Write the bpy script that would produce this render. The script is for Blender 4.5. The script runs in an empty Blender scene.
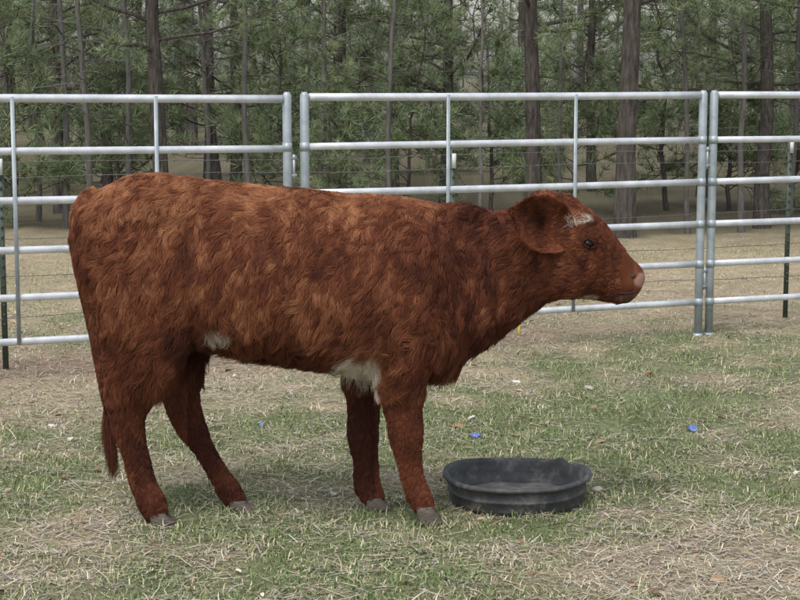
import bpy, math, random
import numpy as np
from mathutils import Vector, kdtree
from mathutils.bvhtree import BVHTree

random.seed(7)
rng = np.random.default_rng(11)
scene = bpy.context.scene
COL = scene.collection
H = 1.65                       # eye height (m)
PITCH = math.radians(7.54)
F = 1700.0

# ------------------------------------------------------------------ helpers
def R(px, py, Y):
    """reference-sheet point -> metres on the vertical plane at distance Y"""
    a = PITCH + math.atan((py - 300.0) / F)
    z = H - Y * math.tan(a)
    d = Y * math.cos(PITCH) + (H - z) * math.sin(PITCH)
    return ((px - 400.0) / F * d, Y, z)

def vnoise(p, seed=0):
    p = np.asarray(p, dtype=np.float64)
    i = np.floor(p).astype(np.int64)
    f = p - i
    f = f * f * (3 - 2 * f)
    def h(ix, iy, iz):
        n = (ix * 73856093) ^ (iy * 19349663) ^ (iz * 83492791) ^ (seed * 2654435761)
        n = n & 0xffffffff
        n = ((n ^ (n >> 15)) * 2246822519) & 0xffffffff
        n = ((n ^ (n >> 13)) * 3266489917) & 0xffffffff
        n = n ^ (n >> 16)
        return (n & 0xffffff) / float(0xffffff)
    r = 0
    for dx in (0, 1):
        wx = f[:, 0] if dx else 1 - f[:, 0]
        for dy in (0, 1):
            wy = f[:, 1] if dy else 1 - f[:, 1]
            for dz in (0, 1):
                wz = f[:, 2] if dz else 1 - f[:, 2]
                r = r + wx * wy * wz * h(i[:, 0] + dx, i[:, 1] + dy, i[:, 2] + dz)
    return r * 2 - 1

def fbm(p, s, seed=0, oct=3):
    p = np.asarray(p) * s
    r = 0; a = 1; t = 0
    for k in range(oct):
        r = r + a * vnoise(p, seed + k * 17); t += a
        a *= .55; p = p * 2.03 + 5.1
    return r / t

def norm(v):
    return v / np.maximum(np.linalg.norm(v, axis=-1, keepdims=True), 1e-9)

def mesh_np(name, verts, tris, mats, midx=None, colors=None, smooth=False):
    verts = np.asarray(verts, dtype=np.float32); tris = np.asarray(tris, dtype=np.int32)
    me = bpy.data.meshes.new(name)
    me.vertices.add(len(verts)); me.vertices.foreach_set('co', verts.ravel())
    me.loops.add(len(tris) * 3); me.loops.foreach_set('vertex_index', tris.ravel())
    me.polygons.add(len(tris))
    me.polygons.foreach_set('loop_start', np.arange(0, len(tris) * 3, 3, dtype=np.int32))
    me.polygons.foreach_set('loop_total', np.full(len(tris), 3, dtype=np.int32))
    if midx is not None:
        me.polygons.foreach_set('material_index', np.asarray(midx, dtype=np.int32))
    me.polygons.foreach_set('use_smooth', np.full(len(tris), smooth, dtype=bool))
    for m in mats: me.materials.append(m)
    me.update(calc_edges=True)
    if colors is not None:
        ca = me.color_attributes.new('col', 'FLOAT_COLOR', 'POINT')
        c4 = np.ones((len(verts), 4), dtype=np.float32); c4[:, :3] = colors
        ca.data.foreach_set('color', c4.ravel())
    return me

def obj(name, me, parent=None, loc=(0, 0, 0)):
    o = bpy.data.objects.new(name, me); COL.objects.link(o)
    o.location = loc
    if parent: o.parent = parent
    return o

class Acc:
    def __init__(s): s.v = []; s.t = []; s.m = []; s.c = []; s.n = 0
    def add(s, v, t, m=0, c=None):
        v = np.asarray(v, dtype=float).reshape(-1, 3); t = np.asarray(t, dtype=int).reshape(-1, 3)
        s.v.append(v); s.t.append(t + s.n); s.m.append(np.full(len(t), m)); s.n += len(v)
        cc = np.ones((len(v), 3)) * (np.array(c) if c is not None else 1.0)
        s.c.append(cc)
    def mesh(s, name, mats, smooth=True):
        return mesh_np(name, np.vstack(s.v), np.vstack(s.t), mats, np.concatenate(s.m), np.vstack(s.c), smooth)

def loft(centers, ru, rv, seg=20, uvec=None, egg=0.0, latvec=(0, 1, 0), power=1.0):
    C = np.array(centers, dtype=float); n = len(C)
    ru = np.array(ru, dtype=float); rv = np.array(rv, dtype=float)
    T = np.gradient(C, axis=0); T = norm(T)
    lat = np.array(latvec, dtype=float)
    V = []
    th = np.linspace(0, 2 * np.pi, seg, endpoint=False)
    cs = np.sign(np.cos(th)) * np.abs(np.cos(th)) ** power
    sn = np.sign(np.sin(th)) * np.abs(np.sin(th)) ** power
    for i in range(n):
        u = np.array(uvec, dtype=float) if uvec is not None else norm(np.cross(T[i], lat))
        v = lat if uvec is not None else norm(np.cross(u, T[i]))
        V.append(C[i] + np.outer(sn * ru[i], u) + np.outer(cs * rv[i] * (1 - egg * sn), v))
    V = np.vstack(V)
    tr = []
    for i in range(n - 1):
        for k in range(seg):
            a = i * seg + k; b = i * seg + (k + 1) % seg
            tr += [(a, b, b + seg), (a, b + seg, a + seg)]
    V = np.vstack([V, C[0], C[-1]]); c0 = n * seg; c1 = c0 + 1
    for k in range(seg):
        tr.append((c0, (k + 1) % seg, k)); tr.append((c1, (n - 1) * seg + k, (n - 1) * seg + (k + 1) % seg))
    return V, np.array(tr)

def tube(pts, radii, seg=8):
    P = np.array(pts, dtype=float); n = len(P)
    radii = np.ones(n) * radii
    T = norm(np.gradient(P, axis=0))
    ref = np.array([0, 0, 1.0]) if abs(T[0][2]) < .9 else np.array([1.0, 0, 0])
    th = np.linspace(0, 2 * np.pi, seg, endpoint=False)
    V = []
    for i in range(n):
        u = norm(np.cross(T[i], ref)); w = np.cross(T[i], u)
        V.append(P[i] + radii[i] * (np.outer(np.cos(th), u) + np.outer(np.sin(th), w)))
    V = np.vstack(V); tr = []
    for i in range(n - 1):
        for k in range(seg):
            a = i * seg + k; b = i * seg + (k + 1) % seg
            tr += [(a, b, b + seg), (a, b + seg, a + seg)]
    V = np.vstack([V, P[0], P[-1]]); c0 = n * seg
    for k in range(seg):
        tr.append((c0, (k + 1) % seg, k)); tr.append((c0 + 1, (n - 1) * seg + k, (n - 1) * seg + (k + 1) % seg))
    return V, np.array(tr)

def ell(c, r, su=16, sv=10, rot=None):
    V = []; tr = []
    for i in range(sv + 1):
        ph = math.pi * i / sv
        for k in range(su):
            th = 2 * math.pi * k / su
            V.append((math.sin(ph) * math.cos(th) * r[0], math.sin(ph) * math.sin(th) * r[1], math.cos(ph) * r[2]))
    V = np.array(V)
    if rot is not None:
        ca, sa = math.cos(rot), math.sin(rot)
        x = V[:, 0] * ca - V[:, 2] * sa; z = V[:, 0] * sa + V[:, 2] * ca
        V[:, 0] = x; V[:, 2] = z
    V = V + np.array(c)
    for i in range(sv):
        for k in range(su):
            a = i * su + k; b = i * su + (k + 1) % su
            tr += [(a, b + su, b), (a, a + su, b + su)]
    return V, np.array(tr)

# ------------------------------------------------------------------ materials
def new_mat(name):
    m = bpy.data.materials.new(name); m.use_nodes = True
    nt = m.node_tree; b = nt.nodes['Principled BSDF']
    return m, nt, b

def noise_node(nt, scale, detail=5, rough=.6, vec=None):
    n = nt.nodes.new('ShaderNodeTexNoise'); n.inputs['Scale'].default_value = scale
    n.inputs['Detail'].default_value = detail; n.inputs['Roughness'].default_value = rough
    if vec is not None: nt.links.new(vec, n.inputs['Vector'])
    return n.outputs['Fac']

def ramp(nt, fac, stops):
    r = nt.nodes.new('ShaderNodeValToRGB'); nt.links.new(fac, r.inputs['Fac'])
    e = r.color_ramp.elements
    while len(e) < len(stops): e.new(0.5)
    for k, (p, c) in enumerate(stops):
        e[k].position = p; e[k].color = (*c, 1)
    return r.outputs['Color']

def objcoord(nt):
    t = nt.nodes.new('ShaderNodeTexCoord'); return t.outputs['Object']

def bump(nt, b, h, strength=.3, dist=.01):
    n = nt.nodes.new('ShaderNodeBump'); n.inputs['Strength'].default_value = strength
    n.inputs['Distance'].default_value = dist
    nt.links.new(h, n.inputs['Height']); nt.links.new(n.outputs['Normal'], b.inputs['Normal'])

def attr_mat(name, rough=.8, spec=.2):
    m, nt, b = new_mat(name)
    a = nt.nodes.new('ShaderNodeAttribute'); a.attribute_name = 'col'
    nt.links.new(a.outputs['Color'], b.inputs['Base Color'])
    b.inputs['Roughness'].default_value = rough
    b.inputs['Specular IOR Level'].default_value = spec
    return m

def ramp_mat(name, scale, stops, rough=.8, metal=0, bs=0.3, bd=.01, stretch=None, spec=.5):
    m, nt, b = new_mat(name)
    v = objcoord(nt)
    if stretch:
        mp = nt.nodes.new('ShaderNodeMapping'); mp.inputs['Scale'].default_value = stretch
        nt.links.new(v, mp.inputs['Vector']); v = mp.outputs['Vector']
    f = noise_node(nt, scale, 6, .65, v)
    nt.links.new(ramp(nt, f, stops), b.inputs['Base Color'])
    b.inputs['Roughness'].default_value = rough; b.inputs['Metallic'].default_value = metal
    b.inputs['Specular IOR Level'].default_value = spec
    if bs > 0: bump(nt, b, f, bs, bd)
    return m

M_galv = ramp_mat('galvanised_steel', 9, [(.3, (.42, .44, .47)), (.7, (.68, .70, .73))], .42, .3, .05, .002)
M_galv2 = ramp_mat('galvanised_upright', 12, [(.3, (.24, .28, .30)), (.7, (.38, .42, .44))], .5, .35, .05, .002)
M_tpost = ramp_mat('green_paint', 20, [(.3, (.03, .045, .035)), (.7, (.06, .08, .06))], .6)
M_wire = ramp_mat('old_wire', 20, [(.3, (.10, .09, .08)), (.7, (.20, .19, .18))], .6, .3, 0)
M_insul = ramp_mat('white_plastic', 20, [(.3, (.5, .5, .48)), (.7, (.65, .65, .62))], .5, 0, 0)
M_bark = ramp_mat('pine_bark', 6, [(.3, (.035, .030, .027)), (.5, (.080, .070, .062)), (.75, (.15, .135, .12))], .95, 0, .9, .03, (4, 4, 1), .1)
M_greybark = ramp_mat('grey_bark', 6, [(.3, (.07, .066, .06)), (.7, (.16, .15, .14))], .95, 0, .5, .02, (3, 3, .7), .1)
M_needle = attr_mat('pine_needles', .55, .3)
M_fur = attr_mat('cow_fur', .6, .16)
M_hide = attr_mat('cow_hide', .8, .1)
M_grass = attr_mat('grass_blades', .8, .1)
M_litter = attr_mat('leaf_litter', .8, .1)

# ------------------------------------------------------------------ ground
def gh(x, y):
    x = np.asarray(x, float); y = np.asarray(y, float)
    p = np.stack([x, y, x * 0], -1).reshape(-1, 3)
    b = (.020 * fbm(p, 1.3, 3, 3) + .012 * vnoise(p * 6, 8)).reshape(x.shape)
    return b * np.clip((y - 1) / 4, 0, 1) + 0.06 * np.clip((y - 12) / 6, 0, 1) * vnoise(p * .7, 5).reshape(x.shape)

def axis(a, b, fine, far, grow=1.25):
    c = list(np.arange(a, b, fine)); s = fine
    while c[-1] < far: s *= grow; c.append(c[-1] + s)
    s = fine; lo = [a]
    while lo[0] > -far: s *= grow; lo.insert(0, lo[0] - s)
    return np.array(lo[:-1] + c)
gx = axis(-6, 6, .06, 700); gy = axis(3, 17, .06, 700)
X, Y = np.meshgrid(gx, gy)
Z = gh(X, Y)
nx, ny = len(gx), len(gy)
gv = np.stack([X, Y, Z], -1).reshape(-1, 3)
ii, jj = np.meshgrid(np.arange(nx - 1), np.arange(ny - 1))
a = (jj * nx + ii).ravel()
gt = np.vstack([np.stack([a, a + 1, a + 1 + nx], -1), np.stack([a, a + 1 + nx, a + nx], -1)])

def green_amount(x, y):
    p = np.stack([x, y, x * 0], -1)
    g = .57 + 1.0 * fbm(p, .9, 21, 3) + .75 * fbm(p, 3.5, 31, 2)
    g -= .9 * np.exp(-(((x - 1.5) / 1.0) ** 2 + ((y - 5.5) / .5) ** 2))
    g -= .5 * np.exp(-(((x + 1.5) / 1.1) ** 2 + ((y - 7.7) / 1.0) ** 2))
    fl = (y - (9.97 + .415 * x))            # distance past the panel line
    lft = np.clip(.55 - .40 * x, .10, 1)
    g -= 1.1 * np.exp(-((fl - .0) / .8) ** 2) * lft + .30 * (fl > .3)
    g += .25 * np.exp(-(((x - .9) / 1.6) ** 2 + ((y - 7.8) / 1.2) ** 2))
    return np.clip(g, 0, 1)

def ground_col(x, y):
    p = np.stack([x, y, x * 0], -1)
    g = green_amount(x, y)[:, None]
    n = (.5 + .5 * fbm(p, 6, 41, 3))[:, None]
    straw = np.array([.36, .30, .21]) * (.7 + .6 * n)
    green = np.array([.16, .185, .098]) * (.7 + .6 * n)
    c = straw * (1 - g) + green * g
    fl = (y - (9.97 + .415 * x))
    dirt = np.exp(-((fl - .5) / .55) ** 2)[:, None] * np.clip(.75 - x[:, None] * .45, .0, 1)
    c = c * (1 - .75 * dirt) + np.array([.33, .225, .175]) * .75 * dirt
    far = np.clip((fl - 1.8) / 1.5, 0, 1)[:, None] * .6
    c = c * (1 - far) + np.array([.40, .34, .23]) * (.8 + .4 * n) * far
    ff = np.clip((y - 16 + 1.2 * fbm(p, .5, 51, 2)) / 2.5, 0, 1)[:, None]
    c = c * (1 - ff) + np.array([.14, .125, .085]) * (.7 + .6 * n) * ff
    return c
gc = ground_col(gv[:, 0], gv[:, 1])
m, nt, b = new_mat('pasture_soil')
at = nt.nodes.new('ShaderNodeAttribute'); at.attribute_name = 'col'
f = noise_node(nt, 45, 8, .75, objcoord(nt))
rc = ramp(nt, f, [(.3, (.45, .43, .40)), (.5, (.95, .93, .9)), (.7, (1.35, 1.3, 1.2))])
mx = nt.nodes.new('ShaderNodeMix'); mx.data_type = 'RGBA'; mx.blend_type = 'MULTIPLY'; mx.inputs[0].default_value = 1
nt.links.new(at.outputs['Color'], mx.inputs[6]); nt.links.new(rc, mx.inputs[7])
nt.links.new(mx.outputs[2], b.inputs['Base Color']); b.inputs['Roughness'].default_value = .95
b.inputs['Specular IOR Level'].default_value = .1
bump(nt, b, f, .8, .02)
obj('ground', mesh_np('ground', gv, gt, [m], None, gc, True))

# ------------------------------------------------------------------ grass and straw
TUB = (0.455, 6.48)
def blades(n, ymin, ymax, kind):
    u = rng.random(n)
    y = ymin * (ymax / ymin) ** u
    x = (rng.random(n) * 2 - 1) * (.30 * y + .8)
    g = green_amount(x, y)
    p = np.stack([x, y, x * 0], -1)
    if kind == 'green':
        keep = (rng.random(n) < (.12 + .88 * g) * np.clip(.75 + .7 * fbm(p, 9, 61, 2), .1, 1))
    elif kind == 'straw':
        keep = rng.random(n) < np.clip(.25 + .75 * (1 - g) + .6 * fbm(p, 4, 71, 2), .06, 1)
    else:      # weeds: taller tufts
        keep = fbm(p, 5, 81, 2) > .28
    keep &= ((x - TUB[0]) ** 2 + (y - TUB[1]) ** 2) > .265 ** 2
    x, y, g = x[keep], y[keep], g[keep]; n = len(x)
    z = gh(x, y)
    az = rng.random(n) * 2 * np.pi
    hd = np.stack([np.cos(az), np.sin(az), az * 0], -1)
    sd = np.stack([-np.sin(az), np.cos(az), az * 0], -1)
    r = rng.random(n)
    if kind in ('green', 'weed'):
        L = .012 + .034 * r ** 2
        if kind == 'weed': L = L * 1.5
        el = np.radians(25 + 60 * rng.random(n)); w = .0015 + .0011 * rng.random(n)
        gr = np.array([.155, .21, .08]); ol = np.array([.26, .27, .145]); st = np.array([.48, .42, .29])
        k = rng.random(n)[:, None] + .38 * (1 - g[:, None])
        c = np.where(k < .58, gr, np.where(k < .86, ol, st)) * (.6 + .75 * rng.random(n)[:, None])
        z0 = z - .003
    else:
        L = .02 + .12 * r ** 3
        el = np.radians(-3 + 18 * rng.random(n) ** 2); w = .0012 + .0014 * rng.random(n)
        st = np.array([.57, .50, .37]); st2 = np.array([.38, .30, .22]); gy_ = np.array([.46, .44, .39])
        k = rng.random(n)[:, None]
        c = np.where(k < .5, st, np.where(k < .8, st2, gy_)) * (.5 + .7 * rng.random(n)[:, None])
        z0 = z + .002 + .012 * rng.random(n)
    base = np.stack([x, y, z0], -1)
    dr = hd * np.cos(el)[:, None] + np.array([0, 0, 1.]) * np.sin(el)[:, None]
    mid = base + dr * (L * .55)[:, None]
    tip = mid + (hd * np.cos(el * .6)[:, None] + np.array([0, 0, 1.]) * np.sin(el * .6 - (.1 if kind == 'straw' else 0))[:, None]) * (L * .5)[:, None] + sd * (rng.random(n) - .5)[:, None] * L[:, None] * .3
    W = sd * w[:, None]
    V = np.stack([base - W, base + W, mid + W * .8, mid - W * .8, tip], 1).reshape(-1, 3)
    o = np.arange(n)[:, None] * 5
    T = np.hstack([o, o + 1, o + 2, o, o + 2, o + 3, o + 3, o + 2, o + 4]).reshape(-1, 3)
    return V, T, np.repeat(c, 5, axis=0)
Vs = []; Ts = []; Cs = []; off = 0
for n, a, b2, k in ((350000, 4.4, 16.5, 'green'), (180000, 4.4, 17.5, 'straw'), (60000, 4.4, 13, 'weed')):
    V, T, C = blades(n, a, b2, k); Vs.append(V); Ts.append(T + off); Cs.append(C); off += len(V)
obj('grass', mesh_np('grass', np.vstack(Vs), np.vstack(Ts), [M_grass], None, np.vstack(Cs)))
# fallen leaves and chips, one object
n = 420; y = 4.5 * (15 / 4.5) ** rng.random(n); x = (rng.random(n) * 2 - 1) * (.28 * y + .5)
ok_ = ((x - TUB[0]) ** 2 + (y - TUB[1]) ** 2) > .32 ** 2; x, y = x[ok_], y[ok_]; n = len(x)
s = .008 + .017 * rng.random(n) ** 2; az = rng.random(n) * 6.28
cx = np.stack([np.cos(az), np.sin(az), rng.normal(0, .25, n)], -1) * s[:, None]; cy = np.stack([-np.sin(az), np.cos(az), rng.normal(0, .3, n)], -1) * (s * .55)[:, None]
cp = np.stack([x, y, gh(x, y) + .012], -1); up = np.array([0, 0, 1.]) * (s * .35)[:, None]
V = np.stack([cp - cx, cp - cx * .3 - cy + up, cp + cx * .6 - cy * .8 + up, cp + cx * 1.1, cp + cx * .5 + cy + up, cp - cx * .4 + cy + up * .6, cp], 1).reshape(-1, 3)
T = np.vstack([[(6, k, (k + 1) % 6) for k in range(6)]] ); T = (np.arange(n)[:, None, None] * 7 + T[None]).reshape(-1, 3)
pal = np.array([[.22, .14, .08], [.30, .20, .12], [.40, .30, .20], [.16, .10, .065], [.55, .52, .46]])
obj('fallen_leaves', mesh_np('fallen_leaves', V, T, [M_litter], None, np.repeat(pal[rng.choice(5, n, p=[.3, .28, .2, .14, .08])], 7, axis=0)))

# ------------------------------------------------------------------ forest
def needles(T, D, k, L, w, base_col, up=.25):
    m = len(T)
    Tn = np.repeat(T, k, axis=0); Dn = np.repeat(D, k, axis=0); n = m * k
    d = norm(Dn * .75 + norm(rng.normal(size=(n, 3))) * .95 + np.array([0, 0, up]))
    s = norm(np.cross(d, rng.normal(size=(n, 3)))) * w
    Ln = (L * (.7 + .6 * rng.random(n)))[:, None]
    b0 = Tn + d * .01
    V = np.stack([b0 - s, b0 + s, b0 + d * Ln], 1).reshape(-1, 3)
    t = np.arange(n * 3).reshape(-1, 3)
    cl = np.repeat((.65 + .7 * rng.random(m))[:, None], k, axis=0)
    c = np.array(base_col) * cl * (.8 + .4 * rng.random(n))[:, None]
    yl = (rng.random(n) < .12)[:, None]
    c = np.where(yl, c * np.array([1.6, 1.15, .9]), c)
    return V, t, np.repeat(c, 3, axis=0)

def pine(name, height, r0, first, nb, blen, kt, seed, bare=False, dead=6, nk=20, nw=.0042, nl=.15, colr=(.165, .215, .115)):
    random.seed(seed)
    A = Acc()
    npt = 14
    zz = np.linspace(-.1, height, npt)
    bx = np.cumsum([random.gauss(0, .03) for _ in zz]); by = np.cumsum([random.gauss(0, .03) for _ in zz])
    P = np.stack([bx, by, zz], -1); rad = r0 * (1 - .88 * (zz / height)) ; rad[0] *= 1.25
    A.add(*tube(P, rad, 10), m=0)
    TT = []; DD = []
    def trunk(z): return np.array([np.interp(z, zz, bx), np.interp(z, zz, by), z])
    for i in range(nb + dead):
        isd = i >= nb
        if isd: z = random.uniform(.6, first + 1)
        else:
            z = first + (height - first) * ((i + random.random()) / nb) ** 1.25
        f = (z - first) / (height - first)
        L = blen * (1 - .75 * max(f, 0)) * random.uniform(.6, 1.15)
        if isd: L = random.uniform(.3, 1.1)
        az = random.random() * 2 * math.pi
        el = math.radians(random.uniform(-8, 25) + 25 * max(f, 0))
        hd = np.array([math.cos(az), math.sin(az), 0])
        n = 6; pts = []
        p = trunk(z); e = el; dz = np.array([0, 0, 1.])
        for k in range(n):
            pts.append(p.copy())
            p = p + (hd * math.cos(e) + dz * math.sin(e)) * L / (n - 1)
            e += random.gauss(.02, .14); az2 = random.gauss(0, .12)
            hd = norm(hd + np.array([-hd[1], hd[0], 0]) * az2)
        pts = np.array(pts)
        br = max(.006, rad.max() * .22 * (1 - .6 * max(f, 0)))
        if isd: br = .007
        A.add(*tube(pts, np.linspace(br, .003, n), 5), m=0)
        if isd or bare:
            for q in range(3):
                k = random.randint(1, 4); s = np.array([random.gauss(0, 1), random.gauss(0, 1), random.gauss(.4, .6)])
                e2 = pts[k] + norm(s) * random.uniform(.15, .5)
                A.add(*tube([pts[k], (pts[k] + e2) / 2 + np.array([0, 0, .03]), e2], [.005, .004, .002], 4), m=0)
            continue
        nt_ = max(4, int(kt * L))
        for q in range(nt_):
            t = random.uniform(.25, 1.0) * (n - 1); k = min(int(t), n - 2); b0 = pts[k] + (pts[k + 1] - pts[k]) * (t - k)
            bd = norm(pts[k + 1] - pts[k])
            s = norm(bd * .8 + norm(np.array([random.gauss(0, 1), random.gauss(0, 1), random.gauss(.15, .5)])) * .9)
            tl = random.uniform(.08, .38) * (1.15 - t / n * .5)
            e2 = b0 + s * tl
            if q % 2 == 0 and nk > 12: A.add(*tube([b0, e2], [.005, .003], 3), m=0)
            TT.append(e2); DD.append(s)
            if random.random() < .6: TT.append(b0 + s * tl * .6); DD.append(s)
    if not bare:
        V, t, c = needles(np.array(TT), np.array(DD), nk, nl, nw, colr)
        A.v.append(V); A.t.append(t + A.n); A.m.append(np.full(len(t), 1)); A.c.append(c); A.n += len(V)
    return A.mesh(name, [M_greybark if bare else M_bark, M_needle], smooth=False)

tall = [pine('tall_pine_%d' % k, random.uniform(11, 14), .12, 1.75 + .35 * k, 38, 2.4, 12, 100 + k) for k in range(3)]
mid = [pine('mid_pine_%d' % k, 7.5 + k, .07, .9 + .3 * k, 42, 1.8, 15, 200 + k) for k in range(3)]
sap = [pine('young_pine_%d' % k, 2.4 + .6 * k, .03, .25, 28, .95, 19, 300 + k, dead=0) for k in range(3)]
bare = [pine('bare_tree_%d' % k, 8 + k, .045, 2.0, 16, 1.4, 0, 400 + k, bare=True) for k in range(3)]
lod = dict(nk=7, nw=.011, nl=.19, colr=(.21, .255, .165))  # coarser needles for far trees; air haze painted in as a paler needle colour
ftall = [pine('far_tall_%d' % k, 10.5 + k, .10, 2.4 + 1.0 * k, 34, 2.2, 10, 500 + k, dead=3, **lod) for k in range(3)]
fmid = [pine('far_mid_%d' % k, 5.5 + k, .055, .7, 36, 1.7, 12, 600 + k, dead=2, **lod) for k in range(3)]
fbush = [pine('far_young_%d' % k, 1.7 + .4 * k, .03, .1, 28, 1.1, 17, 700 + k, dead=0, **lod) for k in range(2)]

def place(name, me, x, y, s=1.0, parent=None, rz=None):
    o = obj(name, me, parent, (x, y, float(gh(np.array([x]), np.array([y]))[0])))
    o.rotation_euler = (random.gauss(0, .015), random.gauss(0, .015), random.random() * 6.28 if rz is None else rz)
    o.scale = (s, s, s * random.uniform(.92, 1.1))
    return o
def fx(px, d): return (px - 400) / F * d
random.seed(5)
front = [(627, 17.3, 'T', .88), (537, 17.9, 'T', .74), (163, 17.8, 'T', .72), (765, 18.6, 'T', .70), (60, 21, 'M', 1.1), (235, 24, 'T', .7),
         (340, 20.5, 'M', .9), (445, 22, 'M', 1.1), (-40, 19, 'T', .8), (860, 18, 'T', .9), (700, 23, 'M', 1.1), (395, 26, 'T', .7),
         (590, 24, 'M', 1.0), (110, 23, 'M', 1.0), (205, 21.5, 'M', .8), (15, 18.5, 'S', 1.0), (490, 20.5, 'S', .9), (725, 20.5, 'S', 1.0),
         (280, 19.8, 'S', 1.1), (120, 20, 'S', .9), (665, 20.5, 'S', 1.1), (410, 20, 'S', .8), (330, 18.3, 'S', .6), (575, 20, 'S', .9), (790, 21, 'S', 1.0)]
pos = []
for px, d, k, s in front:
    lib = {'T': tall, 'M': mid, 'S': sap}[k]
    x = fx(px, d); pos.append((x, d))
    place('pine_tree', random.choice(lib), x, d, s)
for px, d in [(90, 17.8), (480, 17.3), (322, 19), (690, 18), (38, 19), (250, 18.5), (562, 19), (212, 19.5), (790, 19), (385, 18.6), (65, 18.4), (740, 18.2), (130, 19)]:
    place('bare_tree', random.choice(bare), fx(px, d), d, random.uniform(.5, .8)); pos.append((fx(px, d), d))
forest = bpy.data.objects.new('pine_forest', None); COL.objects.link(forest)
cnt = 0; tries = 0
while cnt < 175 and tries < 9000:
    tries += 1
    d = 20.5 + 42 * random.random() ** .75
    x = random.uniform(-1, 1) * (.34 * d + 3)
    if any((x - q[0]) ** 2 + (d - q[1]) ** 2 < 1.45 ** 2 for q in pos): continue
    pos.append((x, d))
    r = random.random()
    if d < 25: lib = tall if r < .22 else mid if r < .50 else sap if r < .80 else bare
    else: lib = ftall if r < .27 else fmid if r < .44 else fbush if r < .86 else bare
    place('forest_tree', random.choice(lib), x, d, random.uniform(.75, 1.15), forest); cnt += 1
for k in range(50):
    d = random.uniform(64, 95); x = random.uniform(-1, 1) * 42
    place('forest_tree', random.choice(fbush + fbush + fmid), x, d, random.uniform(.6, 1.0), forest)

# ------------------------------------------------------------------ corral panels
dirf = norm(np.array([4.04, 1.68, 0])); P0 = np.array([-.572, 9.73, 0])
def FP(s, z, off=0.0):
    nrm = np.array([-dirf[1], dirf[0], 0])
    p = P0 + dirf * s + nrm * off
    return np.array([p[0], p[1], z])
RZ = [.213, .457, .712, .979, 1.244, 1.525]
def panel(s0, s1, stays, tilt=0.0):
    e = bpy.data.objects.new('corral_panel', None); COL.objects.link(e); e.location = FP((s0 + s1) / 2, 0)
    org = np.array(e.location)
    def part(name, vt, mat):
        me = mesh_np(name, vt[0] - org, vt[1], [mat], None, None, True); obj(name, me, e)
    for k, z in enumerate(RZ):
        n = 9; ss = np.linspace(s0 + .02, s1 - .02, n)
        bow = random.uniform(-.006, .003)
        sag = [bow * math.sin(math.pi * q / (n - 1)) + tilt * (q / (n - 1) - .5) for q in range(n)]
        top = (k == 5)
        if top:
            part('top_rail', tube([FP(s, z + g) for s, g in zip(np.linspace(s0 + .03, s1 - .03, n), sag)], .0225, 12), M_galv)
        else:
            part('rail_%d' % (k + 1), loft([FP(s, z + g) for s, g in zip(ss, sag)], [.0205] * n, [.015] * n, 12, uvec=(0, 0, 1), latvec=tuple(np.array([-dirf[1], dirf[0], 0]))), M_galv)
    for k, s in enumerate((s0, s1)):
        part('upright_%d' % (k + 1), tube([FP(s, -.02), FP(s, .5), FP(s, 1.1), FP(s, 1.535), FP(s, 1.555)], [.026, .026, .026, .026, .015], 14), M_galv2)
        part('foot_%d' % (k + 1), tube([FP(s, -.03), FP(s, .012)], .032, 12), M_galv2)
        for z in RZ[:-1]:
            part('weld_collar', tube([FP(s, z - .024), FP(s, z + .024)], .0285, 12), M_galv2)
    for k, s in enumerate(stays):
        part('stay_%d' % (k + 1), loft([FP(s, RZ[0] - .01, -.019), FP(s, RZ[-1] + .01, -.019)], [.012] * 2, [.004] * 2, 10, uvec=tuple(dirf), latvec=(float(-dirf[1]), float(dirf[0]), 0)), M_galv2)
    for z in (.36, 1.13):
        part('connector_pin', tube([FP(s1 + .037, z - .07), FP(s1 + .037, z + .07)], .009, 8), M_galv)
        for dz in (-.05, .05):
            part('connector_lug', tube([FP(s1, z + dz), FP(s1 + .055, z + dz)], .012, 8), M_galv2)
PW = 2.655
panel(.03, .03 + PW, [.92, 1.77])
panel(-.075 - PW, -.075, [-1.62, -.84], tilt=-.02)
panel(.03 + PW + .08, .03 + 2 * PW + .08, [3.95, 4.8])
panel(-.18 - 2 * PW, -.18 - PW, [-4.5, -3.6])

# ------------------------------------------------------------------ wire fence behind
wf = bpy.data.objects.new('wire_fence', None); COL.objects.link(wf)
def wp(s, z, j=0): return FP(s, z, .38 + j)
for s, zt in ((-1.63, 1.22), (1.13, 1.2), (3.62, 1.25), (6.3, 1.25), (-4.6, 1.25)):
    A = Acc()
    A.add(*loft([wp(s, -.05), wp(s, zt)], [.017] * 2, [.003] * 2, 8, uvec=(1, 0, 0)), m=0)
    A.add(*loft([wp(s, -.05, .012), wp(s, zt, .012)], [.003] * 2, [.014] * 2, 8, uvec=(1, 0, 0)), m=0)
    for z in np.arange(.25, zt, .055): A.add(*tube([wp(s, z, -.008), wp(s, z + .018, -.008)], .006, 6), m=0)
    A.add(*tube([wp(s, zt - .12, -.02), wp(s, zt - .03, -.02)], [.012, .014], 8), m=1)
    obj('t_post', A.mesh('t_post', [M_tpost, M_insul]), wf)
A = Acc()
for z in (.30, .52, .74, .93, 1.08, 1.16):
    ss = np.linspace(-7, 8, 60)
    pts = [wp(s, z + .008 * math.sin(s * 2.1 + z * 9) + random.gauss(0, .002)) for s in ss]
    A.add(*tube(pts, .0019, 5))
    for s in np.arange(-7, 8, .13):
        q = wp(s, z); A.add(*tube([q + np.array([-.008, 0, -.011]), q + np.array([.008, 0, .011])], .0015, 3))
obj('wires', A.mesh('wires', [M_wire]), wf)

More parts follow.
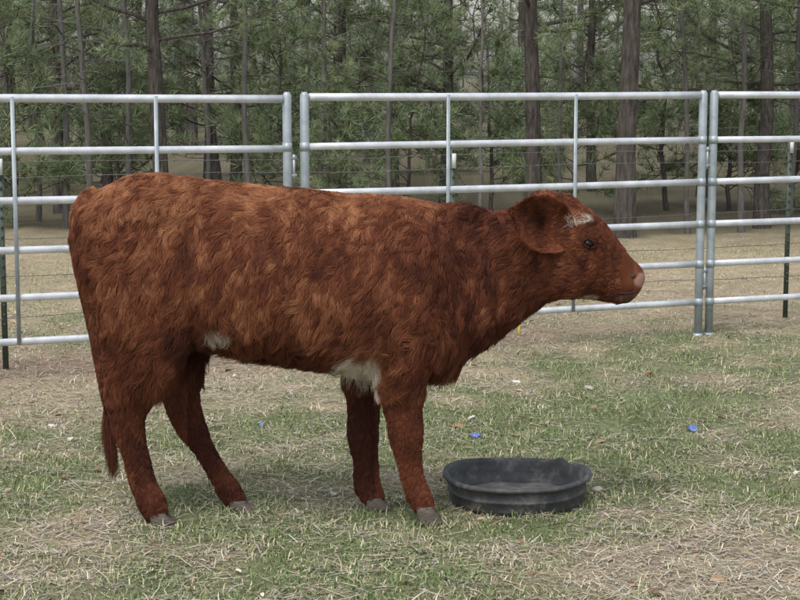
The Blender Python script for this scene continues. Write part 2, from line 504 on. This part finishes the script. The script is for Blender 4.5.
# ------------------------------------------------------------------ feed tub
M_rub, nt, b = new_mat('black_rubber')
f = noise_node(nt, 14, 7, .7, objcoord(nt))
nt.links.new(ramp(nt, f, [(.35, (.022, .023, .025)), (.52, (.046, .047, .049)), (.72, (.16, .15, .135))]), b.inputs['Base Color'])
b.inputs['Roughness'].default_value = .62; bump(nt, b, f, .25, .004)
prof = [(.0, .008), (.235, .008), (.243, .0), (.256, .004), (.262, .02), (.265, .046), (.270, .050), (.270, .056), (.267, .060), (.270, .085), (.2735, .092), (.286, .094), (.289, .101), (.286, .109), (.277, .112),
        (.268, .108), (.264, .098), (.258, .06), (.250, .034), (.235, .024), (.0, .020)]
seg = 96; V = []; tr = []
for i, (r, z) in enumerate(prof):
    for k in range(seg):
        th = 2 * math.pi * k / seg
        wob = 1 + (.012 * math.sin(2 * th + .6) + .007 * math.sin(5 * th + 1)) * (z / .11)
        notch = -.018 * math.exp(-((th - math.radians(38)) / .07) ** 2) + .012 * math.exp(-((th - math.radians(47)) / .06) ** 2)
        zz = z * (1.06 + .05 * math.sin(th * 2 + 2.0) + .03 * math.sin(3 * th)) + (notch * (z / .11) if z > .05 else 0)
        rr = r * wob + (.010 * math.exp(-((th - math.radians(38)) / .08) ** 2) * (z / .11))
        V.append((rr * math.cos(th), rr * math.sin(th), zz))
for i in range(len(prof) - 1):
    for k in range(seg):
        a = i * seg + k; c = i * seg + (k + 1) % seg
        tr += [(a, c, c + seg), (a, c + seg, a + seg)]
tub = obj('feed_tub', mesh_np('feed_tub', V, tr, [M_rub], None, None, True), None, (TUB[0], TUB[1], .0))
M_dust = ramp_mat('dusty_feed_residue', 18, [(.35, (.07, .065, .058)), (.6, (.17, .155, .13)), (.8, (.28, .25, .20))], .8, 0, .5, .004)
A = Acc(); n = 60
th = np.linspace(0, 2 * np.pi, n, endpoint=False); rr = .205 + .02 * np.sin(3 * th) + .012 * np.sin(7 * th + 1)
A.add(np.vstack([[0, 0, .033], np.stack([rr * np.cos(th), rr * np.sin(th), th * 0 + .0285], -1)]), [(0, 1 + k, 1 + (k + 1) % n) for k in range(n)])
obj('feed_residue', A.mesh('feed_residue', [M_dust]), tub)

# ------------------------------------------------------------------ cow
YM = 6.27
ORG = np.array([-.15, YM, 0])
A = Acc()
def Rm(px, py, y=YM): return np.array(R(px, py, y))
S = 1 / 266.0
tor = [(80, 224, 262, .05), (84, 209, 285, .10), (93, 195, 308, .145), (110, 184, 325, .180), (135, 176, 338, .208), (165, 174, 344, .225), (195, 178, 344, .232),
       (235, 184, 350, .258), (275, 188, 359, .278), (315, 192, 365, .285), (350, 195, 369, .27), (385, 197, 375, .245), (415, 200, 379, .22),
       (440, 205, 372, .185), (460, 211, 356, .15), (474, 222, 335, .10)]
C = []; ru = []; rv = []
for px, t, bt, hw in tor:
    a = Rm(px, t); c = Rm(px, bt); C.append((a + c) / 2); ru.append((a[2] - c[2]) / 2); rv.append(hw)
A.add(*loft(C, ru, rv, 40, uvec=(0, 0, 1), egg=.18, power=.94))
def chain(st, power=1.0, egg=0.0, seg=28):
    C = [np.array(R(s[0], s[1], YM + s[4])) for s in st]
    A.add(*loft(C, [s[2] * S for s in st], [s[3] for s in st], seg, power=power, egg=egg))
chain([(405, 300, 76, .17, 0), (440, 290, 75, .165, 0), (468, 281, 67, .14, 0), (492, 271, 59, .118, 0), (516, 261, 52, .105, 0), (540, 253, 47, .098, 0), (556, 250, 44, .09, 0)], egg=-.0)
chain([(532, 252, 30, .06, 0), (543, 250, 45, .09, 0), (558, 250, 50, .106, 0), (573, 254, 48, .110, 0), (587, 261, 41, .102, 0), (600, 268.5, 34, .086, 0), (612, 275, 28.5, .071, 0),
       (622, 280, 24, .064, 0), (631, 283.5, 21, .062, 0), (637, 286, 17, .052, 0), (641, 288, 10, .034, 0)], power=.92)
for sy in (-1, 1):
    A.add(*ell(Rm(568, 272) + [0, sy * .052, 0], (.10, .055, .095), rot=-.5))       # cheek
    A.add(*ell(Rm(584, 236) + [0, sy * .074, 0], (.045, .032, .026), rot=-.5))      # brow
    A.add(*ell(Rm(410, 290) + [0, sy * .140, 0], (.15, .095, .27), rot=.12))         # shoulder
    A.add(*ell(Rm(425, 330) + [0, sy * .12, 0], (.11, .09, .13)))
    A.add(*ell(Rm(150, 215) + [0, sy * .095, 0], (.18, .10, .10), rot=.1))           # hip
    A.add(*ell(Rm(98, 225) + [0, sy * .075, 0], (.06, .06, .09)))                     # pin bone
    A.add(*ell(Rm(634, 278) + [0, sy * .034, 0], (.024, .024, .02)))
A.add(*ell(Rm(566, 207), (.06, .062, .04), rot=-.5))                                 # poll
A.add(*ell(Rm(619, 298), (.05, .04, .022), rot=-.2))                                   # chin
A.add(*ell(Rm(438, 348), (.11, .10, .115)))                                           # brisket
A.add(*ell(Rm(455, 217), (.14, .06, .05), rot=.0))
A.add(*ell(Rm(503, 314), (.10, .035, .05), rot=.75))                                   # throat/dewlap
n_, f_ = -.105, .10
legs = {
 'hn': [(150, 235, 62, .085, -.115), (149, 275, 60, .10, -.135), (149, 310, 50, .10, -.14), (147, 335, 44, .092, -.14), (142, 357, 36.5, .080, -.135), (137, 378, 29.5, .064, -.13), (131, 397, 23.5, .050, -.125),
        (126, 413, 20, .043, -.12), (127, 428, 17.5, .039, -.115), (133, 447, 13.8, .034, -.11), (139, 468, 12.5, .030, -.108), (145, 487, 12.3, .031, -.105), (150, 500, 13.5, .034, -.105), (155, 510, 12, .034, -.105), (158, 516, 11.5, .033, -.105)],
 'hf': [(160, 240, 58, .085, .115), (168, 285, 52, .10, .135), (174, 320, 42, .095, .14), (177, 350, 31, .08, .135), (177, 372, 24.5, .064, .13), (179, 392, 20.5, .050, .12),
        (184, 410, 18.5, .043, .115), (191, 428, 16.5, .039, .11), (202, 446, 13.4, .033, .105), (213, 464, 12.2, .030, .10), (223, 480, 12, .031, f_), (230, 491, 13.3, .034, f_), (236, 500, 12, .034, f_), (238, 504, 11.5, .033, f_)],
 'fn': [(408, 300, 46, .08, -.14), (405, 335, 40, .085, -.145), (401, 362, 31, .072, -.14), (400, 383, 25, .058, -.13), (402, 403, 20.5, .046, -.12), (404, 421, 18, .040, -.115), (405, 436, 17.5, .040, -.11),
        (407, 450, 14.6, .035, -.108), (410, 467, 12.2, .029, -.105), (414, 483, 12.2, .030, -.105), (418, 495, 13.7, .034, -.105), (423, 504, 12, .034, -.105), (425, 510, 11.5, .033, -.105)],
 'ff': [(385, 300, 42, .08, .13), (376, 335, 36, .08, .14), (367, 362, 25, .068, .135), (364, 383, 20.5, .055, .125), (364, 403, 18, .045, .115), (364, 421, 17, .040, .11), (364, 433, 16.5, .039, .105),
        (365, 446, 13.8, .034, f_), (366, 462, 11.8, .029, f_), (367, 476, 12, .030, f_), (369, 487, 13.3, .034, f_), (373, 496, 12, .034, f_), (374, 501, 11.5, .033, f_)],
}
for st in legs.values(): chain(st, power=.95)
for sy, px in ((-1, 170), (1, 178)): A.add(*ell(Rm(px, 318) + [0, sy * .125, 0], (.09, .085, .13), rot=.25))
raw = obj('raw', A.mesh('raw', [], True))
md = raw.modifiers.new('r', 'REMESH'); md.mode = 'VOXEL'; md.voxel_size = .009
ms = raw.modifiers.new('s', 'SMOOTH'); ms.factor = .5; ms.iterations = 16
dg = bpy.context.evaluated_depsgraph_get()
bm_me = bpy.data.meshes.new_from_object(raw.evaluated_get(dg))
bpy.data.objects.remove(raw)
def mesh_arrays(me):
    me.calc_loop_triangles()
    v = np.empty(len(me.vertices) * 3, np.float32); me.vertices.foreach_get('co', v); v = v.reshape(-1, 3).astype(float)
    t = np.empty(len(me.loop_triangles) * 3, np.int32); me.loop_triangles.foreach_get('vertices', t); t = t.reshape(-1, 3)
    n = np.empty(len(me.vertices) * 3, np.float32); me.vertices.foreach_get('normal', n); n = n.reshape(-1, 3).astype(float)
    return v, t, n
bv, bt_, bn = mesh_arrays(bm_me)
hd_ = np.clip((.55 - bv[:, 0]) / .15, .12, 1)
bv = bv + bn * (.012 * fbm(bv, 5.5, 91, 2) * hd_)[:, None]
bvh = BVHTree.FromPolygons([tuple(q) for q in bv], [tuple(int(k) for k in q) for q in bt_])
def side_hit(px, py, side=-1):
    p = Rm(px, py, YM - .08 if side < 0 else YM + .08)
    h = bvh.ray_cast(Vector((p[0], YM + side * 1.0, p[2])), Vector((0, -side, 0)))
    return (np.array(h[0]), np.array(h[1])) if h[0] is not None else (p, np.array([0, side, 0]))

# ears: cupped leaf shapes standing out sideways and back, hollow facing outward/forward
EAR = {}
def ear(sy):
    base = Rm(560, 225) + [0, sy * .085, 0]
    tip = Rm(511, 208, YM - .2)
    tip = np.array([tip[0], YM + sy * .20, tip[2]])
    if sy > 0: tip = np.array([Rm(527, 200)[0], YM + .24, Rm(540, 206)[2]])
    ax = tip - base; L = np.linalg.norm(ax); ax = ax / L
    wide = norm(np.array([.22, 0, 1.]) - ax * np.dot([.22, 0, 1.], ax))
    nrm = norm(np.cross(ax, wide))
    if nrm[1] * sy < 0: nrm = -nrm
    ns, nw = 18, 15; out = []
    for side in (0, 1):
        for i in range(ns):
            t = i / (ns - 1)
            w = .100 * max(.04, (math.sin(math.pi * (t * .72 + .20)) ** .8)) * (1 if t < .75 else math.sqrt(max(.03, 1 - ((t - .75) / .25) ** 2)))
            for k in range(nw):
                s = (k / (nw - 1)) * 2 - 1
                cup = (.052 * (1 - t * .45) * (abs(s) ** 1.8) - .014) * min(1, w / .07)
                th = (.006 * (1 - s * s) + .0015) * (1 if side else -1)
                low = -.018 if s < 0 else 0
                p = base + ax * (t * L + low * abs(s)) + wide * (s * w - .012) + nrm * (cup + th)
                out.append(p)
    tr = []
    for side in (0, 1):
        o = side * ns * nw
        for i in range(ns - 1):
            for k in range(nw - 1):
                a = o + i * nw + k
                q = [(a, a + 1, a + nw + 1), (a, a + nw + 1, a + nw)]
                if (side == 0) != (sy > 0): q = [x[::-1] for x in q]
                tr += q
    o = ns * nw
    for i in range(ns - 1):
        for k in (0, nw - 1):
            a = i * nw + k; tr += [(a, a + nw, a + nw + o), (a, a + nw + o, a + o)]
    for k in range(nw - 1):
        a = (ns - 1) * nw + k; tr += [(a, a + 1, a + 1 + o), (a, a + 1 + o, a + o)]
    EAR[sy] = (base, ax, wide, nrm, L)
    return np.array(out), np.array(tr), nrm
ears = [ear(-1), ear(1)]
allv = [bv]; allt = [bt_]; off = len(bv); tag = [np.zeros(len(bv), int)]
for k, (ev, et, en) in enumerate(ears):
    allv.append(ev); allt.append(et + off); off += len(ev); tag.append(np.full(len(ev), k + 1))
tp = [(97, 194, 10, 0), (88, 201, 10, -.015), (80, 214, 9.5, -.03), (78, 235, 9, -.04), (82, 262, 8.5, -.05), (89, 295, 8, -.06), (96, 330, 7, -.07), (101, 362, 6, -.08), (105, 390, 4.5, -.085), (108, 415, 3, -.09)]
tv, tt = tube([R(a, b_, YM + d) for a, b_, r, d in tp], np.array([q[2] for q in tp]) * S, 14)
allv.append(tv); allt.append(tt + off); off += len(tv); tag.append(np.full(len(tv), 3))
cv = np.vstack(allv); ct = np.vstack(allt); tag = np.concatenate(tag)
def sheet(p):
    dep = YM * math.cos(PITCH) + (H - p[:, 2]) * math.sin(PITCH)
    px = 400 + p[:, 0] * F / dep
    py = 300 + F * np.tan(np.arctan((H - p[:, 2]) / YM) - PITCH)
    return px, py
def sm(x): x = np.clip(x, 0, 1); return x * x * (3 - 2 * x)
def coat(p, nrm, rnd, tg, clump=None):
    px, py = sheet(p)
    n1 = fbm(p * np.array([1.6, 1, .8]), 6, 5, 3); n2 = fbm(p * np.array([1.3, 1, .6]), 24, 9, 2)
    leg = sm((py - 375) / 40)
    f = .39 + .36 * n1 + .34 * n2 * (1 - .4 * leg) + .26 * (rnd - .5)
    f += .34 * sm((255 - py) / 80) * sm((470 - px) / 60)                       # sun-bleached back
    f += .16 * np.exp(-((px - 165) / 60) ** 2 - ((py - 260) / 60) ** 2)
    f -= .16 * sm((px - 400) / 80) * (py < 380) * sm((560 - px) / 30)          # darker neck and shoulder
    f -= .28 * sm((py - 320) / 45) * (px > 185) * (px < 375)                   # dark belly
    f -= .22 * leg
    f += .14 * sm((py - 450) / 30)
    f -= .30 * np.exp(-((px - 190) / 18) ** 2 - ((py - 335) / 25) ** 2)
    if clump is not None: f += .36 * (clump - .5) * (1 - .6 * leg)
    f = np.clip(f, 0, 1)[:, None]
    dark = np.array([.058, .017, .010]); midc = np.array([.180, .058, .027]); lite = np.array([.42, .19, .092])
    c = np.where(f < .5, dark + (midc - dark) * f * 2, midc + (lite - midc) * (f * 2 - 1))
    wob = .5 * n1 + .35 * n2
    def patch(c, cx, cy, rx, ry, col, cond=1.0, soft=.35):
        d = ((px - cx) / rx) ** 2 + ((py - cy) / ry) ** 2 + wob
        w = (sm((1 - d) / soft + .5) * cond)[:, None]
        return c * (1 - w) + np.array(col) * w
    wh = [.60, .52, .42]
    near = (p[:, 1] < YM) * 1.0
    low = (nrm[:, 2] < .3) * (px < 386)
    c = patch(c, 361, 363, 22, 20, wh, low * 1.0)
    c = patch(c, 221, 324, 13, 7, [.46, .38, .30], near)
    c = patch(c, 577, 217, 13, 4.5, wh, (rnd > .4) * 1.0, .9)
    c = patch(c, 588, 297, 10, 4, [.36, .25, .18])
    c = patch(c, 640, 279, 8, 7, [.34, .19, .14])
    c = patch(c, 638, 297, 20, 5, [.18, .10, .075])
    for tgi, sy in ((1, -1), (2, 1)):
        mk = tg == tgi
        if mk.any():
            base, ax, wide, nr, L = EAR[sy]
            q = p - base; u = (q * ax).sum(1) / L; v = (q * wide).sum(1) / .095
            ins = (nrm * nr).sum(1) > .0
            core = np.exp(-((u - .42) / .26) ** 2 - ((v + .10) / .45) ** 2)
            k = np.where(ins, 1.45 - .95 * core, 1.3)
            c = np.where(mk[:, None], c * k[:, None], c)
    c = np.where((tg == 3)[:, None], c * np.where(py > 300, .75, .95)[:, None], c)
    return c
me0 = mesh_np('hide', cv - ORG, ct, [M_hide], None, None, True)
_, _, cn = mesh_arrays(me0)
hc = coat(cv, cn, np.full(len(cv), .5), tag) * .5
mz = sheet(cv); muz = (mz[0] > 632) & (tag == 0); hc[muz] /= .62
bpy.data.meshes.remove(me0)
cow = bpy.data.objects.new('cow', None); COL.objects.link(cow); cow.location = ORG
obj('body', mesh_np('body', cv - ORG, ct, [M_hide], None, hc, True), cow)

# fur ---------------------------------------------------------------
tri = cv[ct]; area = np.linalg.norm(np.cross(tri[:, 1] - tri[:, 0], tri[:, 2] - tri[:, 0]), axis=1) / 2
trn = norm(np.cross(tri[:, 1] - tri[:, 0], tri[:, 2] - tri[:, 0]))
def sample(n):
    w = area.copy(); tgt = tag[ct[:, 0]]
    w[tgt > 0] *= 1.6
    cen = tri.mean(1); px, py = sheet(cen)
    w[(px > 540) & (tgt == 0)] *= 2.0
    w[(cen[:, 2] < .5)] *= 1.4
    w[(cen[:, 1] > YM + .02) & (cen[:, 2] > .55) & (trn[:, 2] < .2) & (px < 540)] *= .55
    idx = rng.choice(len(w), n, p=w / w.sum())
    a = rng.random(n); b2 = rng.random(n); fl = a + b2 > 1; a[fl] = 1 - a[fl]; b2[fl] = 1 - b2[fl]
    t = tri[idx]; p = t[:, 0] + (t[:, 1] - t[:, 0]) * a[:, None] + (t[:, 2] - t[:, 0]) * b2[:, None]
    nn = cn[ct[idx]]; nr = norm(nn[:, 0] * (1 - a - b2)[:, None] + nn[:, 1] * a[:, None] + nn[:, 2] * b2[:, None])
    return p, nr, tgt[idx]
def hairdir(p, nrm, tg):
    px, py = sheet(p)
    wl = sm((py - 350) / 50)[:, None]                                # legs: down
    wh_ = sm((px - 535) / 30)[:, None]                              # head: back along the face
    d = np.array([-.50, 0, -.82]) * (1 - wl) + np.array([-.10, 0, -1.]) * wl
    d = d * (1 - wh_) + np.array([-.95, 0, .15]) * wh_
    jj = np.exp(-((px - 566) / 16) ** 2 - ((py - 205) / 16) ** 2)[:, None]
    d = d * (1 - jj) + np.array([.6, 0, -.8]) * jj
    nv = np.stack([fbm(p, 8, 201, 2), fbm(p, 8, 202, 2), fbm(p, 8, 203, 2)], -1)
    nv2 = np.stack([vnoise(p * 34, 211), vnoise(p * 34, 212), vnoise(p * 34, 213)], -1)
    amp = (1.0 * (1 - wl) + .32 * wl) * (1 - .6 * wh_)
    d = d + nv * amp + nv2 * amp * .65
    for tgi, sy in ((1, -1), (2, 1)):
        mk = tg == tgi
        if mk.any(): d[mk] = EAR[sy][1] + EAR[sy][2] * np.sign(((p[mk] - EAR[sy][0]) * EAR[sy][2]).sum(1))[:, None] * .45 + nv2[mk] * .35
    d[tg == 3] = np.array([.10, 0, -1])
    d = d - nrm * (d * nrm).sum(1)[:, None]
    return norm(d)
def hairlen(p, nrm, tg):
    px, py = sheet(p)
    L = np.full(len(p), .042)
    L += .016 * sm((py - 300) / 50) * (py < 385)                      # belly shag
    L = np.where(px > 470, .036, L)
    wl = sm((py - 375) / 30); L = L * (1 - wl) + .017 * wl
    wh_ = sm((px - 545) / 30); L = L * (1 - wh_) + .016 * wh_
    L = np.where((px > 548) & (px < 586) & (py < 218), .036, L)
    L = np.where((px > 622) & (py > 255), .004, L)
    L = np.where((py > 490), .016, L)
    L = np.where((tg == 1) | (tg == 2), .019, L)
    L = np.where(tg == 3, .022, L)
    return L
K = 6
def strands(p, nrm, tg, seed):
    n = len(p); r = np.random.default_rng(seed)
    d = hairdir(p, nrm, tg); L = hairlen(p, nrm, tg) * (.6 + .75 * r.random(n))
    lift = .34 + .38 * r.random(n)
    sdv = norm(np.cross(nrm, d))
    bend = sdv * r.normal(0, .28, n)[:, None]
    wamp = (.12 + .12 * vnoise(p * 12, 77))[:, None]
    out = np.empty((n, K, 3))
    for k in range(K):
        t = k / (K - 1)
        wav = np.sin(t * 6.0 + p[:, 0] * 70 + p[:, 2] * 50)[:, None] * sdv * wamp * t
        out[:, k] = p - nrm * .002 + L[:, None] * (t * d * .92 + nrm * (lift * t * (1 - .55 * t))[:, None] + bend * t * t + wav + np.array([0, 0, -.18]) * t * t)
    return out, L
NH = 235000
NG = 9500
gp, gn, gt_ = sample(NG); gs, _ = strands(gp, gn, gt_, 3)
hp, hn, ht = sample(NH)
px_, py_ = sheet(hp)
keep = ~((px_ > 634) & (ht == 0) & (rng.random(NH) < .8))
keep &= ~((py_ > 512) & (ht == 0))
hp, hn, ht = hp[keep], hn[keep], ht[keep]; NH = len(hp)
hs, hl = strands(hp, hn, ht, 4)
kd = kdtree.KDTree(NG)
for k, q in enumerate(gp): kd.insert(q, k)
kd.balance()
near = np.array([kd.find(q)[1] for q in hp])
rnd = rng.random(NH)
ca = (.85 * (.45 + .55 * rng.random(NH)))
ca = np.where((ht > 0), .35, ca)
ok = (np.linalg.norm(gp[near] - hp, axis=1) < .035) & (gt_[near] == ht)
ca = ca * ok
for k in range(K):
    t = k / (K - 1)
    tgt = gs[near, k] + (hp - gp[near]) * (.15)
    hs[:, k] += (tgt - hs[:, k]) * (ca * t ** 1.2)[:, None]
clr = rng.random(NG)[near]
hcol = coat(hp, hn, rnd, ht, clr)
# tail switch strands
ns = 1600
t0 = rng.random(ns)
root = np.array([R(104, 375, YM - .083)]) + np.array([[.02, 0, -.16]]) * t0[:, None] + rng.normal(0, .006, (ns, 3))
ln = rng.random(ns)
endp = np.array([R(110, 440, YM - .09)]) + np.stack([.012 * ln + rng.normal(.0, .013, ns) * (1.2 - ln * .7), rng.normal(0, .013, ns), -.15 * ln], -1)
sw = np.empty((ns, K, 3))
for k in range(K):
    t = k / (K - 1); sw[:, k] = root + (endp - root) * t + np.stack([.010 * np.sin(t * 3 + t0 * 5), t0 * 0, t0 * 0], -1)
scol = np.array([.085, .028, .015]) * (.5 + rng.random(ns)[:, None])
pts = np.vstack([hs, sw]); cc = np.vstack([hcol, scol]); N = len(pts)
pts = pts - ORG
hcv = bpy.data.hair_curves.new('fur')
hcv.add_curves([K] * N)
hcv.attributes['position'].data.foreach_set('vector', pts.reshape(-1).astype(np.float32))
ra = hcv.attributes.get('radius') or hcv.attributes.new('radius', 'FLOAT', 'POINT')
prof_ = np.array([.00055, .0006, .00055, .00045, .0003, .00012])
ra.data.foreach_set('value', np.tile(prof_, N).astype(np.float32))
cat = hcv.attributes.new('col', 'FLOAT_COLOR', 'CURVE')
c4 = np.ones((N, 4), np.float32); c4[:, :3] = cc
cat.data.foreach_set('color', c4.ravel())
hcv.materials.append(M_fur)
fo = bpy.data.objects.new('fur', hcv); COL.objects.link(fo); fo.parent = cow

# face details ---------------------------------------------------------
M_eye, nt, b = new_mat('eye'); b.inputs['Base Color'].default_value = (.010, .007, .006, 1); b.inputs['Roughness'].default_value = .25; b.inputs['Specular IOR Level'].default_value = .25
M_lid, nt, b = new_mat('eyelid'); b.inputs['Base Color'].default_value = (.035, .014, .010, 1); b.inputs['Roughness'].default_value = .8; b.inputs['Specular IOR Level'].default_value = .1
M_nost, nt, b = new_mat('nostril'); b.inputs['Base Color'].default_value = (.02, .010, .009, 1); b.inputs['Roughness'].default_value = .7
M_hoof = ramp_mat('hoof_horn', 30, [(.3, (.045, .037, .030)), (.7, (.13, .108, .085))], .65, 0, .4, .004, (1, 1, 5), .3)
def sub(vt): return (vt[0] - ORG, vt[1])
for sy in (-1, 1):
    h, nn = side_hit(588, 243, sy)
    obj('eye', mesh_np('eye', *sub(ell(h - nn * .006, (.020, .016, .0150), 24, 16, rot=-.25)), [M_eye], None, None, True), cow)
    ring = []
    for k in range(17):
        a = 2 * math.pi * k / 16
        ring.append(h + nn * .006 + np.array([math.cos(a) * .0225, 0, math.sin(a) * .0150 - math.cos(a) * .005]))
    obj('eyelid', mesh_np('eyelid', *sub(tube(ring, .0042, 8)), [M_lid], None, None, True), cow)
    h, nn = side_hit(634, 277, sy)
    obj('nostril', mesh_np('nostril', *sub(ell(h - nn * .001, (.013, .006, .008), 16, 10, rot=.6)), [M_nost], None, None, True), cow)
    mp = []
    for px, py in [(639, 291), (635, 293), (629, 294), (621, 294), (613, 293.5), (606, 292)]:
        h, nn = side_hit(px, py, sy); mp.append(h + nn * .0005)
    obj('mouth', mesh_np('mouth', *sub(tube(mp, [.002, .003, .003, .003, .0025, .001], 6)), [M_nost], None, None, True), cow)
# hooves: two toes each
for k, (nm, st) in enumerate(legs.items()):
    lx, ly, lr, lw, lo = st[-1]
    y0 = YM + lo; base = np.array(R(lx, ly, y0))
    A = Acc()
    for sy in (-1, 1):
        z0 = base[2] + .012
        yy = y0 + sy * .0185
        C = [(base[0] - .004, yy, z0 + .006), (base[0] + .004, yy, z0 * .72), (base[0] + .014, yy + sy * .002, z0 * .36), (base[0] + .020, yy + sy * .003, .006), (base[0] + .020, yy + sy * .003, -.012)]
        A.add(*loft(C, [.030, .035, .041, .045, .045], [.014, .017, .0185, .019, .018], 18, uvec=(1, 0, 0), power=.8))
        A.add(*ell((base[0] - .036, y0 + sy * .018, base[2] + .045), (.012, .009, .013), 10, 8))
    A.v = [v - ORG for v in A.v]
    obj('hoof_%d' % (k + 1), A.mesh('hoof', [M_hoof]), cow)

# ------------------------------------------------------------------ small litter
M_blue = ramp_mat('blue_plastic', 8, [(.3, (.06, .12, .36)), (.7, (.13, .22, .52))], .4, 0, 0)
M_leaf = ramp_mat('dry_leaf', 10, [(.3, (.20, .12, .06)), (.7, (.38, .26, .15))], .8, 0, 0)
M_stone = ramp_mat('stone', 8, [(.3, (.22, .20, .18)), (.7, (.42, .39, .34))], .9, 0, .5, .01)
M_pale = ramp_mat('pale_chip', 8, [(.3, (.50, .47, .42)), (.7, (.68, .65, .58))], .8, 0, .3, .01)
M_yel = ramp_mat('yellow_plastic', 8, [(.3, (.55, .42, .05)), (.7, (.7, .55, .1))], .5, 0, 0)
def gpos(px, py):
    a = PITCH + math.atan((py - 300) / F); Yd = H / math.tan(a)
    return ((px - 400) / F * (Yd * math.cos(PITCH) + H * math.sin(PITCH)), Yd)
def crumple(name, px, py, sz, mat, flat=.25, seed=0, stone=False):
    x, y = gpos(px, py); r = np.random.default_rng(seed)
    V, T = ell((0, 0, 0), (sz, sz * .7, sz * flat), 14, 9)
    V = V * (1 + .35 * vnoise(V / sz * 1.6 + seed * 3.3, seed)[:, None])
    if not stone: V[:, 2] += .25 * sz * vnoise(np.stack([V[:, 0], V[:, 1], V[:, 0] * 0], -1) / sz * 2.2, seed + 1)
    o = obj(name, mesh_np(name, V, T, [mat], None, None, stone), None, (x, y, float(gh(np.array([x]), np.array([y]))[0]) + sz * flat * .6))
    o.rotation_euler = (random.gauss(0, .15), random.gauss(0, .15), r.random() * 6)
crumple('blue_plastic_scrap', 477, 437, .028, M_blue, .45, 1)
crumple('blue_plastic_scrap', 693, 430, .038, M_blue, .5, 2)
crumple('stone', 597, 490, .025, M_stone, .6, 3, True)
crumple('stone', 516, 381, .028, M_pale, .4, 4, True)
crumple('dry_leaf', 648, 377, .040, M_leaf, .35, 5)
crumple('dry_leaf', 458, 427, .032, M_leaf, .3, 6)
crumple('dry_leaf', 600, 443, .03, M_leaf, .2, 7)
crumple('stone', 52, 424, .030, M_pale, .35, 8, True)
crumple('dry_leaf', 720, 583, .035, M_leaf, .2, 9)
crumple('stone', 590, 388, .03, M_stone, .4, 10, True)
crumple('stone', 425, 395, .02, M_pale, .4, 12, True)
crumple('stone', 334, 492, .018, M_pale, .4, 13, True)
crumple('blue_plastic_scrap', 262, 425, .018, M_blue, .4, 14)
crumple('stone', 470, 402, .018, M_stone, .4, 15, True)
A = Acc(); x, y = gpos(519, 336)
A.add(*tube([(x, y, -.02), (x, y, .10)], [.008, .008], 8)); A.add(*tube([(x, y, .10), (x, y, .118), (x + .004, y, .14)], [.02, .022, .010], 10))
obj('yellow_marker_peg', A.mesh('peg', [M_yel]))

# ------------------------------------------------------------------ light, sky, camera
w = bpy.data.worlds.new('World'); scene.world = w; w.use_nodes = True
nt = w.node_tree; bg = nt.nodes['Background']
sky = nt.nodes.new('ShaderNodeTexSky'); sky.sky_type = 'NISHITA'; sky.sun_disc = False
SE, SR = math.radians(60), math.radians(205)
sky.sun_elevation = SE; sky.sun_rotation = SR; sky.air_density = 1.2; sky.dust_density = 3.0
hs_ = nt.nodes.new('ShaderNodeHueSaturation'); hs_.inputs['Saturation'].default_value = .42; hs_.inputs['Value'].default_value = 1.6
nt.links.new(sky.outputs[0], hs_.inputs['Color']); nt.links.new(hs_.outputs[0], bg.inputs['Color'])
bg.inputs['Strength'].default_value = .15
sl = bpy.data.lights.new('sun', 'SUN'); sl.energy = 1.5; sl.angle = math.radians(12); sl.color = (1, .98, .95)
so = bpy.data.objects.new('sun', sl); COL.objects.link(so)
sd = Vector((math.sin(SR) * math.cos(SE), math.cos(SR) * math.cos(SE), math.sin(SE)))
so.rotation_euler = sd.to_track_quat('Z', 'Y').to_euler()
so.location = (-4, -6, 12)
cam = bpy.data.cameras.new('camera'); cam.sensor_width = 36; cam.lens = 36 * F / 800; cam.clip_end = 2000
co = bpy.data.objects.new('camera', cam); COL.objects.link(co)
co.location = (0, 0, H); co.rotation_euler = (math.pi / 2 - PITCH, 0, 0)
scene.camera = co
scene.view_settings.view_transform = 'Standard'; scene.view_settings.look = 'None'; scene.view_settings.exposure = 0
